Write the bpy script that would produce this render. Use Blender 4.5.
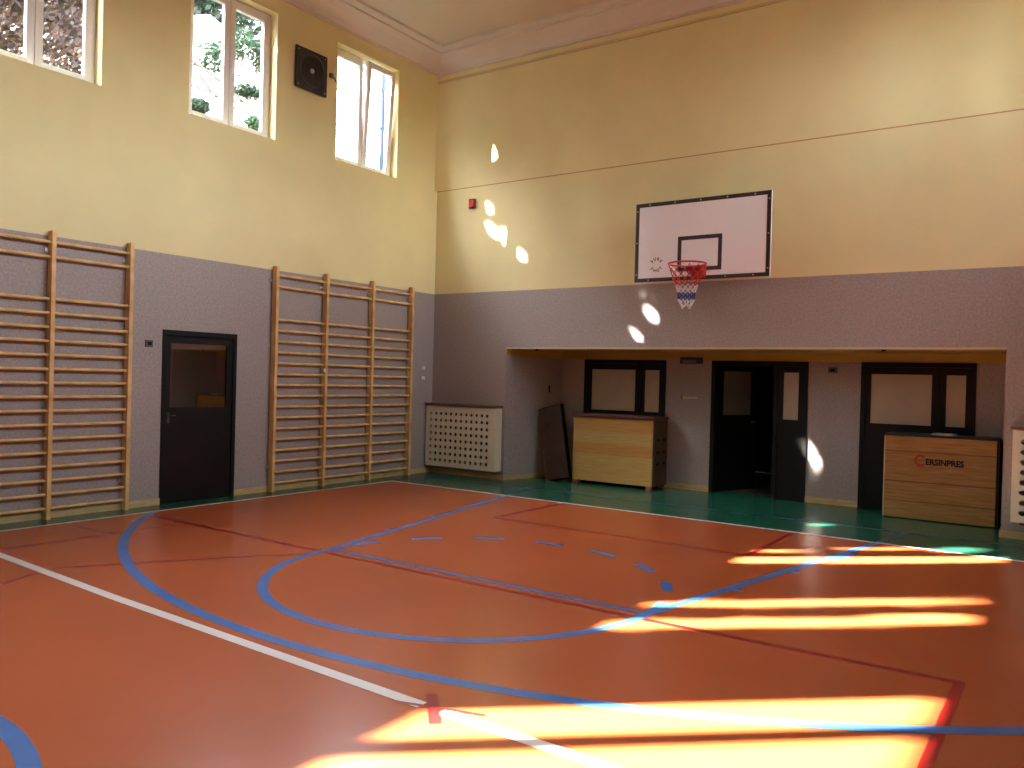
import bpy, math, random
from mathutils import Vector, Matrix
random.seed(7)
sc = bpy.context.scene
for o in list(bpy.data.objects): bpy.data.objects.remove(o)
col = sc.collection
PI = math.pi

# ------------------------------------------------------------------ camera
CY, CP, CR = -0.6088, -0.0077, 0.0262
fw = Vector((math.sin(CY)*math.cos(CP), math.cos(CY)*math.cos(CP), math.sin(CP)))
rt = Vector((math.cos(CY), -math.sin(CY), 0)); up = rt.cross(fw)
r2 = rt*math.cos(CR)+up*math.sin(CR); u2 = -rt*math.sin(CR)+up*math.cos(CR)
cd = bpy.data.cameras.new('camera'); cam = bpy.data.objects.new('camera', cd); col.objects.link(cam)
cd.sensor_width = 36; cd.lens = 815.06/1024*36; cd.clip_start = .05; cd.clip_end = 300
M = Matrix((r2, u2, -fw)).transposed().to_4x4(); M.translation = Vector((8.634, -10.123, 1.561))
cam.matrix_world = M; sc.camera = cam

# ------------------------------------------------------------------ world, sun, exposure
SD = Vector((1.36, 1.36*.90, -1.0))                      # direction in which sunlight travels
w = bpy.data.worlds.new('world'); sc.world = w; w.use_nodes = True
nt = w.node_tree; nt.nodes.clear()
sky = nt.nodes.new('ShaderNodeTexSky'); sky.sky_type = 'NISHITA'; sky.sun_disc = False
sky.sun_elevation = math.radians(29); sky.sun_rotation = math.atan2(-SD.x, -SD.y)
hs = nt.nodes.new('ShaderNodeHueSaturation'); hs.inputs['Saturation'].default_value = .35
bg = nt.nodes.new('ShaderNodeBackground'); bg.inputs['Strength'].default_value = 4.4
wo = nt.nodes.new('ShaderNodeOutputWorld')
nt.links.new(sky.outputs[0], hs.inputs['Color']); nt.links.new(hs.outputs[0], bg.inputs[0]); nt.links.new(bg.outputs[0], wo.inputs[0])
sl = bpy.data.lights.new('sun', 'SUN'); sl.energy = 72; sl.angle = math.radians(.6); sl.color = (1, .93, .80)
so = bpy.data.objects.new('sun', sl); col.objects.link(so); so.location = (-20, -20, 20)
so.rotation_euler = SD.to_track_quat('-Z', 'Y').to_euler()
sc.view_settings.view_transform = 'Standard'; sc.view_settings.look = 'None'
sc.view_settings.gamma = 1; sc.view_settings.use_curve_mapping = False
sc.view_settings.exposure = 1.52
try:
    sc.cycles.max_bounces = 14; sc.cycles.diffuse_bounces = 8; sc.cycles.transparent_max_bounces = 24
    sc.cycles.use_fast_gi = False; sc.cycles.sample_clamp_indirect = 6
except Exception: pass
WIN = [-1.53, -3.83, -6.13, -8.55, -10.95, -13.46]     # window centres along both long walls
def portal(x, y, s):
    l = bpy.data.lights.new('portal', 'AREA'); l.shape = 'RECTANGLE'; l.size = 1.6; l.size_y = 1.26; l.cycles.is_portal = True
    o = bpy.data.objects.new('portal', l); col.objects.link(o)
    o.rotation_euler = Vector((s, 0, 0)).to_track_quat('-Z', 'Y').to_euler(); o.location = (x, y, 5.39)
    # size_y follows the wall, size follows the height
    o.rotation_euler = (PI/2*0, -s*PI/2, 0)
for y in WIN:
    portal(-.33, y, 1); portal(9.44+.33, y, -1)

# ------------------------------------------------------------------ materials
def mat(name, c, rough=.6, metal=0, noise=0, nscale=20, bump=0, bscale=80, spec=.5, coat=0, stretch=None, c2=None, spread=(.35, .65), transl=0):
    m = bpy.data.materials.new(name); m.use_nodes = True
    n = m.node_tree.nodes; L = m.node_tree.links; b = n['Principled BSDF']
    b.inputs['Base Color'].default_value = (*c, 1); b.inputs['Roughness'].default_value = rough
    b.inputs['Metallic'].default_value = metal; b.inputs['Specular IOR Level'].default_value = spec
    b.inputs['Coat Weight'].default_value = coat; b.inputs['Coat Roughness'].default_value = .12
    tc = n.new('ShaderNodeTexCoord'); mp = n.new('ShaderNodeMapping'); L.new(tc.outputs['Object'], mp.inputs[0])
    if stretch: mp.inputs['Scale'].default_value = stretch
    if noise or c2:
        t = n.new('ShaderNodeTexNoise'); t.inputs['Scale'].default_value = nscale; t.inputs['Detail'].default_value = 5
        L.new(mp.outputs[0], t.inputs['Vector'])
        r = n.new('ShaderNodeValToRGB'); L.new(t.outputs['Fac'], r.inputs[0])
        r.color_ramp.elements[0].position = spread[0]; r.color_ramp.elements[1].position = spread[1]
        a = tuple(max(0, x*(1-noise)) for x in c); z = c2 if c2 else tuple(min(1, x*(1+noise)) for x in c)
        r.color_ramp.elements[0].color = (*a, 1); r.color_ramp.elements[1].color = (*z, 1)
        L.new(r.outputs[0], b.inputs['Base Color'])
    if bump:
        t2 = n.new('ShaderNodeTexNoise'); t2.inputs['Scale'].default_value = bscale; t2.inputs['Detail'].default_value = 3
        L.new(mp.outputs[0], t2.inputs['Vector'])
        bp = n.new('ShaderNodeBump'); bp.inputs['Strength'].default_value = bump; bp.inputs['Distance'].default_value = .01
        L.new(t2.outputs['Fac'], bp.inputs['Height']); L.new(bp.outputs[0], b.inputs['Normal'])
    return m
YEL = mat('yellow_paint', (.75, .66, .36), .75, noise=.03, nscale=1.5, bump=.08, bscale=60, spec=.3)
ABSORB = mat('light_absorbing_wall', (.10, .055, .03), .5, noise=.2, nscale=3, stretch=(6, 6, 1))  # dark colour invented for unseen walls, to cut bounce light
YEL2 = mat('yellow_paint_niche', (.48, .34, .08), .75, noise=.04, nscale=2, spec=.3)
GREY = mat('grey_granular_plaster', (.35, .30, .285), .6, noise=.12, nscale=40, bump=.3, bscale=70, spec=.35)
WHT = mat('white_plaster', (.70, .62, .58), .8, noise=.03, nscale=2, spec=.3)
CEIL = mat('ceiling_paint', (.66, .58, .50), .85, noise=.03, nscale=1, spec=.2)
LEDGE = mat('ledge_line_paint', (.50, .28, .12), .6)
BASE = mat('baseboard_varnished_wood', (.50, .36, .17), .5, noise=.15, nscale=8, stretch=(1, 1, 6))
ORG = mat('orange_sports_floor', (.45, .105, .034), .27, noise=.05, nscale=.8, spec=.35)
GRN = mat('green_sports_floor', (.016, .11, .066), .24, noise=.12, nscale=2.0, spec=.5)
LWH = mat('white_line_paint', (.80, .76, .74), .35); LBL = mat('blue_line_paint', (.055, .17, .50), .3, noise=.1, nscale=4)
LFD = mat('faded_blue_line', (.020, .085, .11), .3)
LRD = mat('red_line_paint', (.30, .010, .010), .3, noise=.1, nscale=3)
PVC = mat('white_window_frame', (.80, .77, .78), .35)
def glassmat(name, mix, rough, tint=(1, 1, 1)):
    m = bpy.data.materials.new(name); m.use_nodes = True; n = m.node_tree.nodes; L = m.node_tree.links; n.clear()
    t = n.new('ShaderNodeBsdfTransparent'); t.inputs[0].default_value = (*tint, 1)
    g = n.new('ShaderNodeBsdfGlossy'); g.inputs['Roughness'].default_value = rough
    x = n.new('ShaderNodeMixShader'); x.inputs[0].default_value = mix; o = n.new('ShaderNodeOutputMaterial')
    L.new(t.outputs[0], x.inputs[1]); L.new(g.outputs[0], x.inputs[2]); L.new(x.outputs[0], o.inputs[0]); return m
GLS = glassmat('clear_glass', .06, .02, (.97, .98, .98))
DGL = glassmat('dark_reflecting_glass', .42, .03, (.25, .27, .27))
FRO = mat('frosted_pane', (.46, .38, .27), .35, noise=.06, nscale=3)
FRD = mat('grey_frosted_pane', (.20, .19, .16), .3, noise=.06, nscale=3)
BLK = mat('black_painted_wood', (.007, .006, .006), .5, spec=.2)
BRD = mat('dark_brown_painted_wood', (.009, .006, .005), .5, noise=.2, nscale=3, spec=.2)
WOODB = mat('varnished_pine_bars', (.68, .42, .16), .42, noise=.16, nscale=6, c2=(.78, .52, .22), spec=.4)
def plankmat(name, a, b_, grooves):
    m = bpy.data.materials.new(name); m.use_nodes = True; n = m.node_tree.nodes; L = m.node_tree.links; b = n['Principled BSDF']
    b.inputs['Roughness'].default_value = .4
    tc = n.new('ShaderNodeTexCoord'); sp = n.new('ShaderNodeSeparateXYZ'); L.new(tc.outputs['Object'], sp.inputs[0])
    cr = n.new('ShaderNodeValToRGB'); cr.color_ramp.interpolation = 'CONSTANT'; L.new(sp.outputs['Z'], cr.inputs[0])
    e = cr.color_ramp.elements; e[0].position = grooves[0][0]; e[0].color = (*grooves[0][1], 1); e[1].position = grooves[1][0]; e[1].color = (*grooves[1][1], 1)
    for p, c in grooves[2:]:
        q = e.new(p); q.color = (*c, 1)
    mp = n.new('ShaderNodeMapping'); mp.inputs['Scale'].default_value = (1.2, 1.2, 14); L.new(tc.outputs['Object'], mp.inputs[0])
    t = n.new('ShaderNodeTexNoise'); t.inputs['Scale'].default_value = 3; t.inputs['Detail'].default_value = 6; L.new(mp.outputs[0], t.inputs[0])
    r = n.new('ShaderNodeValToRGB'); r.color_ramp.elements[0].position = .3; r.color_ramp.elements[1].position = .7
    r.color_ramp.elements[0].color = (*a, 1); r.color_ramp.elements[1].color = (*b_, 1); L.new(t.outputs['Fac'], r.inputs[0])
    mx = n.new('ShaderNodeMix'); mx.data_type = 'RGBA'; mx.blend_type = 'MULTIPLY'; mx.inputs[0].default_value = 1
    L.new(cr.outputs[0], mx.inputs[6]); L.new(r.outputs[0], mx.inputs[7]); L.new(mx.outputs[2], b.inputs['Base Color']); return m
V1 = plankmat('vault_box_planks', (.68, .66, .64), (.85, .85, .85),
              [(0, (.62, .40, .12)), (.455, (.60, .30, .075)), (.62, (.60, .40, .13)), (.80, (.60, .33, .085))])
V2 = plankmat('vault_box_pine', (.40, .38, .34), (.66, .64, .62),
              [(0, (.62, .36, .11)), (.21, (.30, .15, .04)), (.22, (.60, .32, .09)), (.44, (.28, .13, .03)), (.455, (.60, .30, .08)), (.80, (.34, .15, .05)), (.815, (.66, .33, .085))])
REDL = mat('dark_red_leather', (.10, .018, .014), .45); BLKL = mat('black_leather', (.012, .012, .014), .4)
CRM = mat('cream_painted_board', (.76, .70, .55), .5, noise=.03, nscale=3)
DRKM = mat('dark_radiator_metal', (.05, .045, .04), .6); SHELF = mat('brown_shelf_board', (.16, .09, .06), .5, noise=.2, nscale=5)
BWH = mat('backboard_white', (.90, .88, .93), .35, spec=.4); BBK = mat('backboard_black', (.03, .015, .02), .5)
REDM = mat('red_painted_steel', (.55, .03, .03), .35); DHM = mat('dark_metal', (.10, .09, .09), .4, metal=.8)
STEEL = mat('steel', (.55, .55, .55), .35, metal=.9)
NRED = mat('red_net_cord', (.60, .04, .04), .8); NWHT = mat('white_net_cord', (.80, .78, .80), .8); NBLU = mat('blue_net_cord', (.05, .07, .25), .8)
SPK = mat('black_panel', (.02, .018, .022), .45); SPG = mat('dark_grille', (.045, .04, .045), .55, noise=.3, nscale=60)
REDP = mat('red_plastic', (.50, .03, .02), .3); WPL = mat('white_plastic', (.78, .75, .72), .4); GPL = mat('grey_plastic', (.10, .09, .085), .5)
DARKRM = mat('unlit_hallway_dark', (.05, .045, .04), .8)  # near-black colour stands in for the darkness of the unlit hallway
GREENS = mat('dark_green_sign', (.02, .035, .03), .4)

# ------------------------------------------------------------------ mesh builder
class MB:
    def __init__(s): s.v = []; s.f = []; s.mi = []; s.sm = []
    def add(s, vs, fs, m=0, smooth=False):
        o = len(s.v); s.v += [tuple(v) for v in vs]; s.f += [tuple(i+o for i in f) for f in fs]
        s.mi += [m]*len(fs); s.sm += [smooth]*len(fs); return s
    def box(s, a, b, m=0, bev=0):
        x0, y0, z0 = [min(p, q) for p, q in zip(a, b)]; x1, y1, z1 = [max(p, q) for p, q in zip(a, b)]
        if bev <= 0:
            vs = [(x, y, z) for z in (z0, z1) for y in (y0, y1) for x in (x0, x1)]
            return s.add(vs, [(0, 2, 3, 1), (4, 5, 7, 6), (0, 1, 5, 4), (2, 6, 7, 3), (0, 4, 6, 2), (1, 3, 7, 5)], m)
        import bmesh
        bm = bmesh.new(); bmesh.ops.create_cube(bm, size=1)
        for v in bm.verts: v.co = Vector(((x0+x1)/2+v.co.x*(x1-x0), (y0+y1)/2+v.co.y*(y1-y0), (z0+z1)/2+v.co.z*(z1-z0)))
        bmesh.ops.bevel(bm, geom=bm.edges[:], offset=min(bev, .45*min(x1-x0, y1-y0, z1-z0)), segments=2, profile=.6, affect='EDGES')
        bm.verts.index_update(); s.add([v.co[:] for v in bm.verts], [[v.index for v in f.verts] for f in bm.faces], m); bm.free(); return s
    def tube(s, pts, r, n=8, m=0, cap=True, smooth=True):
        pts = [Vector(p) for p in pts]; rs = r if isinstance(r, (list, tuple)) else [r]*len(pts); vs = []; fs = []
        for i, p in enumerate(pts):
            d = (pts[min(i+1, len(pts)-1)]-pts[max(i-1, 0)]).normalized()
            a = d.cross(Vector((0, 0, 1)) if abs(d.z) < .9 else Vector((1, 0, 0))).normalized(); b = d.cross(a)
            for k in range(n):
                t = 2*PI*k/n; vs.append(p+(a*math.cos(t)+b*math.sin(t))*rs[i])
        for i in range(len(pts)-1):
            for k in range(n): fs.append((i*n+k, i*n+(k+1) % n, (i+1)*n+(k+1) % n, (i+1)*n+k))
        s.add(vs, fs, m, smooth)
        if cap: 
            o = len(s.v)-len(vs); s.f += [tuple(o+k for k in range(n))[::-1], tuple(o+(len(pts)-1)*n+k for k in range(n))]; s.mi += [m, m]; s.sm += [False]*2
        return s
    def lathe(s, c, ax, prof, n=24, m=0, smooth=True):   # prof: (dist along ax, radius)
        c = Vector(c); ax = Vector(ax).normalized(); a = ax.orthogonal().normalized(); b = ax.cross(a); vs = []; fs = []
        for h, r in prof:
            for k in range(n):
                t = 2*PI*k/n; vs.append(c+ax*h+(a*math.cos(t)+b*math.sin(t))*r)
        for i in range(len(prof)-1):
            for k in range(n): fs.append((i*n+k, i*n+(k+1) % n, (i+1)*n+(k+1) % n, (i+1)*n+k))
        return s.add(vs, fs, m, smooth)
    def build(s, name, mats, parent=None, loc=None, fixn=True):
        me = bpy.data.meshes.new(name); 
        if loc is not None: s.v = [(x-loc[0], y-loc[1], z-loc[2]) for x, y, z in s.v]
        me.from_pydata(s.v, [], s.f)
        for mm in (mats if isinstance(mats, (list, tuple)) else [mats]): me.materials.append(mm)
        me.polygons.foreach_set('material_index', s.mi); me.polygons.foreach_set('use_smooth', s.sm)
        me.update()
        if fixn and len(s.f) < 60000:
            import bmesh
            bm = bmesh.new(); bm.from_mesh(me); bmesh.ops.recalc_face_normals(bm, faces=bm.faces[:]); bm.to_mesh(me); bm.free()
        o = bpy.data.objects.new(name, me); col.objects.link(o)
        if loc is not None: o.location = loc
        if parent is not None:
            o.parent = parent; o.location = Vector(loc or (0, 0, 0))-(Vector(parent.location) if parent.parent is None else Vector(parent.matrix_world.translation))
            if parent.parent is not None: o.location = Vector(loc or (0, 0, 0))-world_loc(parent)
        return o
def world_loc(o):
    v = Vector((0, 0, 0))
    while o is not None: v += o.location; o = o.parent
    return v
def tag(o, label=None, cat=None, group=None, kind=None):
    if label: o['label'] = label
    if cat: o['category'] = cat
    if group: o['group'] = group
    if kind: o['kind'] = kind
    return o
def empty(name, loc, **k):
    o = bpy.data.objects.new(name, None); col.objects.link(o); o.location = loc; o.empty_display_size = .1; return tag(o, **k)
def copy_tree(o, parent=None):
    c = o.copy(); col.objects.link(c); c.parent = parent
    for ch in [x for x in bpy.data.objects if x.parent == o]: copy_tree(ch, c)
    return c
def text_mesh(txt, size, bold=0):
    cu = bpy.data.curves.new('t', 'FONT'); cu.body = txt; cu.size = size; cu.extrude = .001; cu.offset = bold
    cu.align_x = 'CENTER'; cu.align_y = 'CENTER'
    o = bpy.data.objects.new('t', cu); col.objects.link(o); bpy.context.view_layer.update()
    me = o.evaluated_get(bpy.context.evaluated_depsgraph_get()).to_mesh()
    vs = [v.co.copy() for v in me.vertices]; fs = [tuple(p.vertices) for p in me.polygons]
    o.to_mesh_clear(); bpy.data.objects.remove(o); bpy.data.curves.remove(cu); return vs, fs

# ------------------------------------------------------------------ room shell
W, L, HC = 9.44, 20.4, 6.74
GZ, LZ = 2.88, 4.545          # top of grey band, ledge height
floor = MB()
T = 0
floor.box((-.3, -L-.3, -.2), (W+.3, 1.3, 0), 1)                       # green base
def quad(x0, y0, x1, y1, z, m): floor.add([(x0, y0, z), (x1, y0, z), (x1, y1, z), (x0, y1, z)], [(0, 1, 2, 3)], m)
SX0, SX1, BY = .39, 9.07, -1.31
quad(SX0, -L+1.31, SX1, BY, .0006, 0)
def strip(pts, wd, m, z, closed=False):
    P = [Vector((p[0], p[1])) for p in pts]; vs = []
    for i, p in enumerate(P):
        a = P[i-1] if (i or closed) else P[i]; b = P[(i+1) % len(P)] if (i < len(P)-1 or closed) else P[i]
        if i and i < len(P)-1:
            d1 = (p-a).normalized(); d2 = (b-p).normalized(); t = (d1+d2).normalized(); nn = Vector((-t.y, t.x)); k = 1/max(.4, nn.dot(Vector((-d1.y, d1.x))))
        else:
            t = (b-a).normalized(); nn = Vector((-t.y, t.x)); k = 1
        vs += [(p.x+nn.x*wd/2*k, p.y+nn.y*wd/2*k, z), (p.x-nn.x*wd/2*k, p.y-nn.y*wd/2*k, z)]
    floor.add(vs, [(2*i, 2*i+1, 2*i+3, 2*i+2) for i in range(len(P)-1)], m)
def arc(cx, cy, r, a0, a1, n=48): return [(cx+r*math.cos(math.radians(a0+(a1-a0)*i/n)), cy+r*math.sin(math.radians(a0+(a1-a0)*i/n))) for i in range(n+1)]
zr, zb, zw = .0012, .0018, .0024
# red lines
strip([(3.33, BY), (3.33, -2.80), (6.19, -2.80), (6.19, BY)], .05, 4, zr)
strip([(SX0, -5.20), (3.3, -5.23), (6.4, -5.23), (8.15, -5.19), (8.15, -9.4)], .055, 4, zr)
strip([(1.22, -5.17), (1.22, -9.4)], .04, 4, zr+.0001)
strip([(SX0, -5.99), (1.22, -5.99)], .03, 4, zr)
strip([(2.6, -8.2), (2.39, -7.45), (2.22, -7.1), (2.19, -6.95), (2.31, -6.76), (2.57, -6.33), (2.81, -5.94), (3.08, -5.54), (3.2, -5.36), (3.3, -5.17)], .035, 4, zr+.0001)
strip([(6.07, -7.06), (6.30, -7.31)], .055, 4, zw+.0004)
strip([(5.98, -7.24), (6.42, -7.10)], .025, 4, zw+.0002)
# blue basketball lines
RC, FY, FR = 4.76, -5.10, 1.53
strip([(.4, -.47), (9.0, -.47)], .07, 5, zb)
for xa, xb in ((2.28, RC-FR), (7.16, RC+FR)):
    t = (BY+.47)/(FY+.47); xm = xa+(xb-xa)*t
    strip([(xa, -.47), (xm, BY)], .07, 5, zb+.0001); strip([(xm, BY), (xb, FY)], .075, 3, zb+.0001)
strip([(RC-FR, FY), (RC+FR, FY)], .055, 3, zb)
strip(arc(RC, FY, FR, 180, 360), .075, 3, zb+.0002)
for k in range(8):
    a = 171-k*22.6; strip(arc(RC, FY, FR, a, a-11, 6), .075, 3, zb+.0002)
strip([p for p in arc(4.76, -1.15, 5.86, 180, 360, 120) if p[0] > SX0 and p[0] < SX1 and p[1] < -1.3], .085, 3, zb+.0003)
strip(arc(4.74, -10.15, 1.67, 0, 180, 60), .085, 3, zb)
for s in (-1, 1):                                                     # marks along the lane
    def lp(y): t = (y+.47)/(FY+.47); return RC+s*((7.16-RC)*(1-t)+FR*t)
    for y in (-3.2, -4.1): strip([(lp(y)-s*.02, y), (lp(y)+s*.12, y)], .05, 3, zb+.0002)
    strip([(lp(-2.05)+s*.05, -2.05), (lp(-2.45)+s*.05, -2.45)], .1, 3, zb+.0002)
# white volleyball lines
strip([(SX0, -L+1.31), (SX0, BY), (SX1, BY), (SX1, -L+1.31)], .06, 2, zw)
strip([(SX0, -6.95), (1.3, -7.03), (3.3, -7.12), (6.12, -7.19)], .075, 2, zw+.0001); strip([(6.24, -7.19), (SX1, -7.2)], .075, 2, zw+.0001)
strip([(SX0, -10.19), (SX1, -10.19)], .05, 2, zw)
tag(floor.build('floor', [ORG, GRN, LWH, LBL, LRD, LFD], fixn=False), kind='structure')

WH, WT, SZ = .63, .30, 4.60   # window half width, wall thickness, frame foot
def long_wall(name, x, s, door=None):          # s=+1: room lies on the +x side
    b = MB()
    B = lambda d0, d1, y0, y1, z0, z1, m: b.box((x-s*d0, y0, z0), (x-s*d1, y1, z1), m)
    ys = [(-L, 0)] if not door else [(-L, door[0]), (door[1], 0)]
    for y0, y1 in ys: B(0, WT, y0, y1, 0, GZ, 0)
    if door: B(0, WT, door[0], door[1], door[2], GZ, 0)
    B(0, WT, -L, 0, GZ, LZ, 1)
    e = [-L]+[v for c in reversed(WIN) for v in (c-WH, c+WH)]+[0]
    up = .055 if s > 0 else .03
    for i in range(0, len(e), 2): B(up, WT, e[i], e[i+1], LZ, 6.22, 1)
    B(up, WT, -L, 0, 6.22, HC+.1, 1)
    return tag(b.build(name, [GREY if s > 0 else ABSORB, YEL, LEDGE]), kind='structure')  # lower part of the unseen right wall made dark to weaken bounce
long_wall('wall_left', 0, 1, (-4.76, -3.76, 2.01)); long_wall('wall_right', W, -1)
b = MB(); NX0, NX1, NZ, ND = 1.46, 7.98, 2.0, 1.10
NXB = 1.78
b.add([(-WT, 0, 0), (NX0, 0, 0), (NXB, ND, 0), (NXB, ND+.25, 0), (-WT, ND+.25, 0)]+[(-WT, 0, GZ), (NX0, 0, GZ), (NXB, ND, GZ), (NXB, ND+.25, GZ), (-WT, ND+.25, GZ)], [(4, 3, 2, 1, 0), (5, 6, 7, 8, 9)]+[(k, (k+1) % 5, 5+(k+1) % 5, 5+k) for k in range(5)]); b.box((NX1, 0, 0), (W+WT, ND+.25, GZ)); b.box((NX0, 0, NZ+.02), (NX1, .35, GZ))
b.box((-WT, 0, GZ), (W+WT, .35, LZ-.012), 1); b.box((-WT, .03, LZ-.012), (W+WT, .35, HC+.1), 1)
b.box((-.03, -.004, LZ-.014), (W, .03, LZ), 2); b.box((-.03, .008, 6.30), (W, .03, 6.335), 3)
b.box((NX0, -.002, NZ), (NX1, .35, NZ+.02), 3)                            # pale lip under the lintel
tag(b.build('wall_back', [GREY, YEL, LEDGE, mat('dull_yellow_lip', (.60, .48, .28), .6)]), kind='structure')
b = MB(); DZ = 1.88
for x0, x1 in ((NXB, 2.21), (3.59, 4.30), (5.645, 6.31), (7.61, NX1)): b.box((x0, ND, 0), (x1, ND+.25, DZ))
b.box((NX0, ND, DZ), (NX1, ND+.25, NZ+.02), 1)
b.box((NX0, .35, NZ), (NX1, ND+.25, NZ+.2), 1)
b.add([(NX0, .0, DZ+.02), (NX0+.004, 0, DZ+.02), (NXB+.004, ND, DZ), (NXB, ND, DZ), (NX0, 0, NZ), (NX0+.004, 0, NZ), (NXB+.004, ND, NZ), (NXB, ND, NZ)], [(0, 1, 2, 3), (7, 6, 5, 4), (0, 4, 5, 1), (1, 5, 6, 2), (2, 6, 7, 3)], 1)
tag(b.build('wall_niche', [GREY, YEL2]), kind='structure')
b = MB(); b.box((-WT, -L-.3, 0), (W+WT, -L, GZ)); b.box((-WT, -L-.3, GZ), (W+WT, -L, HC+.1), 1)
tag(b.build('wall_front', [ABSORB, ABSORB]), kind='structure')  # unseen rear wall, darkened to keep bounce light low
b = MB(); b.box((-WT, -L-.3, HC), (W+WT, .35, HC+.2)); tag(b.build('ceiling', CEIL), kind='structure')
# cornice: a stepped cove all round, one mesh
prof = [(0, 6.42), (.03, 6.42), (.03, 6.455), (.045, 6.46), (.09, 6.52), (.17, 6.59), (.25, 6.635), (.27, 6.64), (.27, 6.67), (.33, 6.685), (.36, 6.70), (.36, HC)]
b = MB(); X0, X1, Y0, Y1 = -.055, W+.03, -L, .03
vs = []
for d, z in prof: vs += [(X0+d, Y0+d, z), (X1-d, Y0+d, z), (X1-d, Y1-d, z), (X0+d, Y1-d, z)]
b.add(vs, [(i*4+k, i*4+(k+1) % 4, (i+1)*4+(k+1) % 4, (i+1)*4+k) for i in range(len(prof)-1) for k in range(4)])
tag(b.build('trim_1', WHT, fixn=False), kind='structure')
# baseboards
b = MB()
for y0, y1 in ((-L, -4.76), (-3.76, 0)): b.box((0, y0, .0), (.018, y1, .075))
tag(b.build('baseboard_left', BASE), kind='structure')
b = MB(); b.box((0.02, -.018, 0), (NX0+.018, 0, .075)); b.box((NX1-.018, -.018, 0), (W, 0, .075))
b.add([(NX0, 0, 0), (NX0+.018, 0, 0), (NXB+.018, ND, 0), (NXB, ND, 0), (NX0, 0, .075), (NX0+.018, 0, .075), (NXB+.018, ND, .075), (NXB, ND, .075)], [(0, 3, 2, 1), (4, 5, 6, 7), (0, 1, 5, 4), (1, 2, 6, 5), (2, 3, 7, 6), (3, 0, 4, 7)]); b.box((NX1-.018, 0, 0), (NX1, ND, .075))
for x0, x1 in ((NXB+.02, 2.21), (3.59, 4.30), (5.645, 6.31), (7.61, NX1-.02)): b.box((x0, ND-.018, 0), (x1, ND, .075))
tag(b.build('baseboard_back', BASE), kind='structure')
# dark hallway behind the middle door and closed rooms behind the other openings
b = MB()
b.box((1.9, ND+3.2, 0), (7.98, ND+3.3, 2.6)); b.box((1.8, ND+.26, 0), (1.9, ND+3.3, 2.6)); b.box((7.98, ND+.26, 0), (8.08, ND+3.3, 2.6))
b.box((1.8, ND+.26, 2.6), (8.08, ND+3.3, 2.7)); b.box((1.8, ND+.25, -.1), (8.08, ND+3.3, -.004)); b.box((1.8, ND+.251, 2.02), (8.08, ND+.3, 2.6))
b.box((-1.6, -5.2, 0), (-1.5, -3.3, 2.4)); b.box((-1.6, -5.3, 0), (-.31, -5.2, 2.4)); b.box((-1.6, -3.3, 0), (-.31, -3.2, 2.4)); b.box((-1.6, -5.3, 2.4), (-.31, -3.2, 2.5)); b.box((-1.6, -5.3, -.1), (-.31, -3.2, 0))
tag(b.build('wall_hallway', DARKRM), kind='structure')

# ------------------------------------------------------------------ windows
def frame_rect(b, x0, x1, y0, y1, z0, z1, t, m=0, bev=.006):
    b.box((x0, y0, z0), (x1, y0+t, z1), m, bev); b.box((x0, y1-t, z0), (x1, y1, z1), m, bev)
    b.box((x0, y0+t, z0), (x1, y1-t, z0+t), m, bev); b.box((x0, y0+t, z1-t), (x1, y1-t, z1), m, bev)
def make_window(n, x, s, cy, tilt=False):
    z0, z1 = LZ, 6.22
    e = empty('window_%d' % n, (x-s*.22, cy, z0), kind='structure'); o = (x-s*.22, cy, z0)
    b = MB(); frame_rect(b, x-s*.20, x-s*.27, cy-WH, cy+WH, z0, z1, .05)
    b.box((x-s*.205, cy-.03, z0+.05), (x-s*.265, cy+.03, z1-.05), 0, .005)
    b.build('window_frame', PVC, e, o)
    for k in (-1, 1):
        ya, yb = (cy-WH+.045, cy-.004) if k < 0 else (cy+.004, cy+WH-.045)
        b = MB(); frame_rect(b, x-s*.175, x-s*.235, ya, yb, z0+.045, z1-.045, .078)
        so_ = b.build('sash', PVC, e, (x-s*.2, (ya+yb)/2, z0+.045))
        g = MB(); g.box((x-s*.203, ya+.074, z0+.115), (x-s*.207, yb-.074, z1-.115)); g.build('pane', GLS, so_, (x-s*.205, (ya+yb)/2, z0+.045))
        if tilt and k > 0: so_.rotation_euler = (0, s*math.radians(3.5), 0)
    h = MB(); h.box((x-s*.175, cy+.012, z0+.80), (x-s*.155, cy+.04, z0+.86), 0, .004); h.box((x-s*.155, cy+.016, z0+.72), (x-s*.140, cy+.036, z0+.85), 0, .004)
    h.build('window_handle', PVC, e, (x-s*.16, cy+.03, z0+.8))
    b = MB(); b.box((x-s*.20, cy-WH, z0), (x-s*0.0, cy+WH, z0+.012)); b.build('window_sill', YEL, e, o)
n = 1
for cy in WIN: make_window(n, 0, 1, cy, tilt=(n == 1)); n += 1
for cy in WIN: make_window(n, W, -1, cy); n += 1

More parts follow.
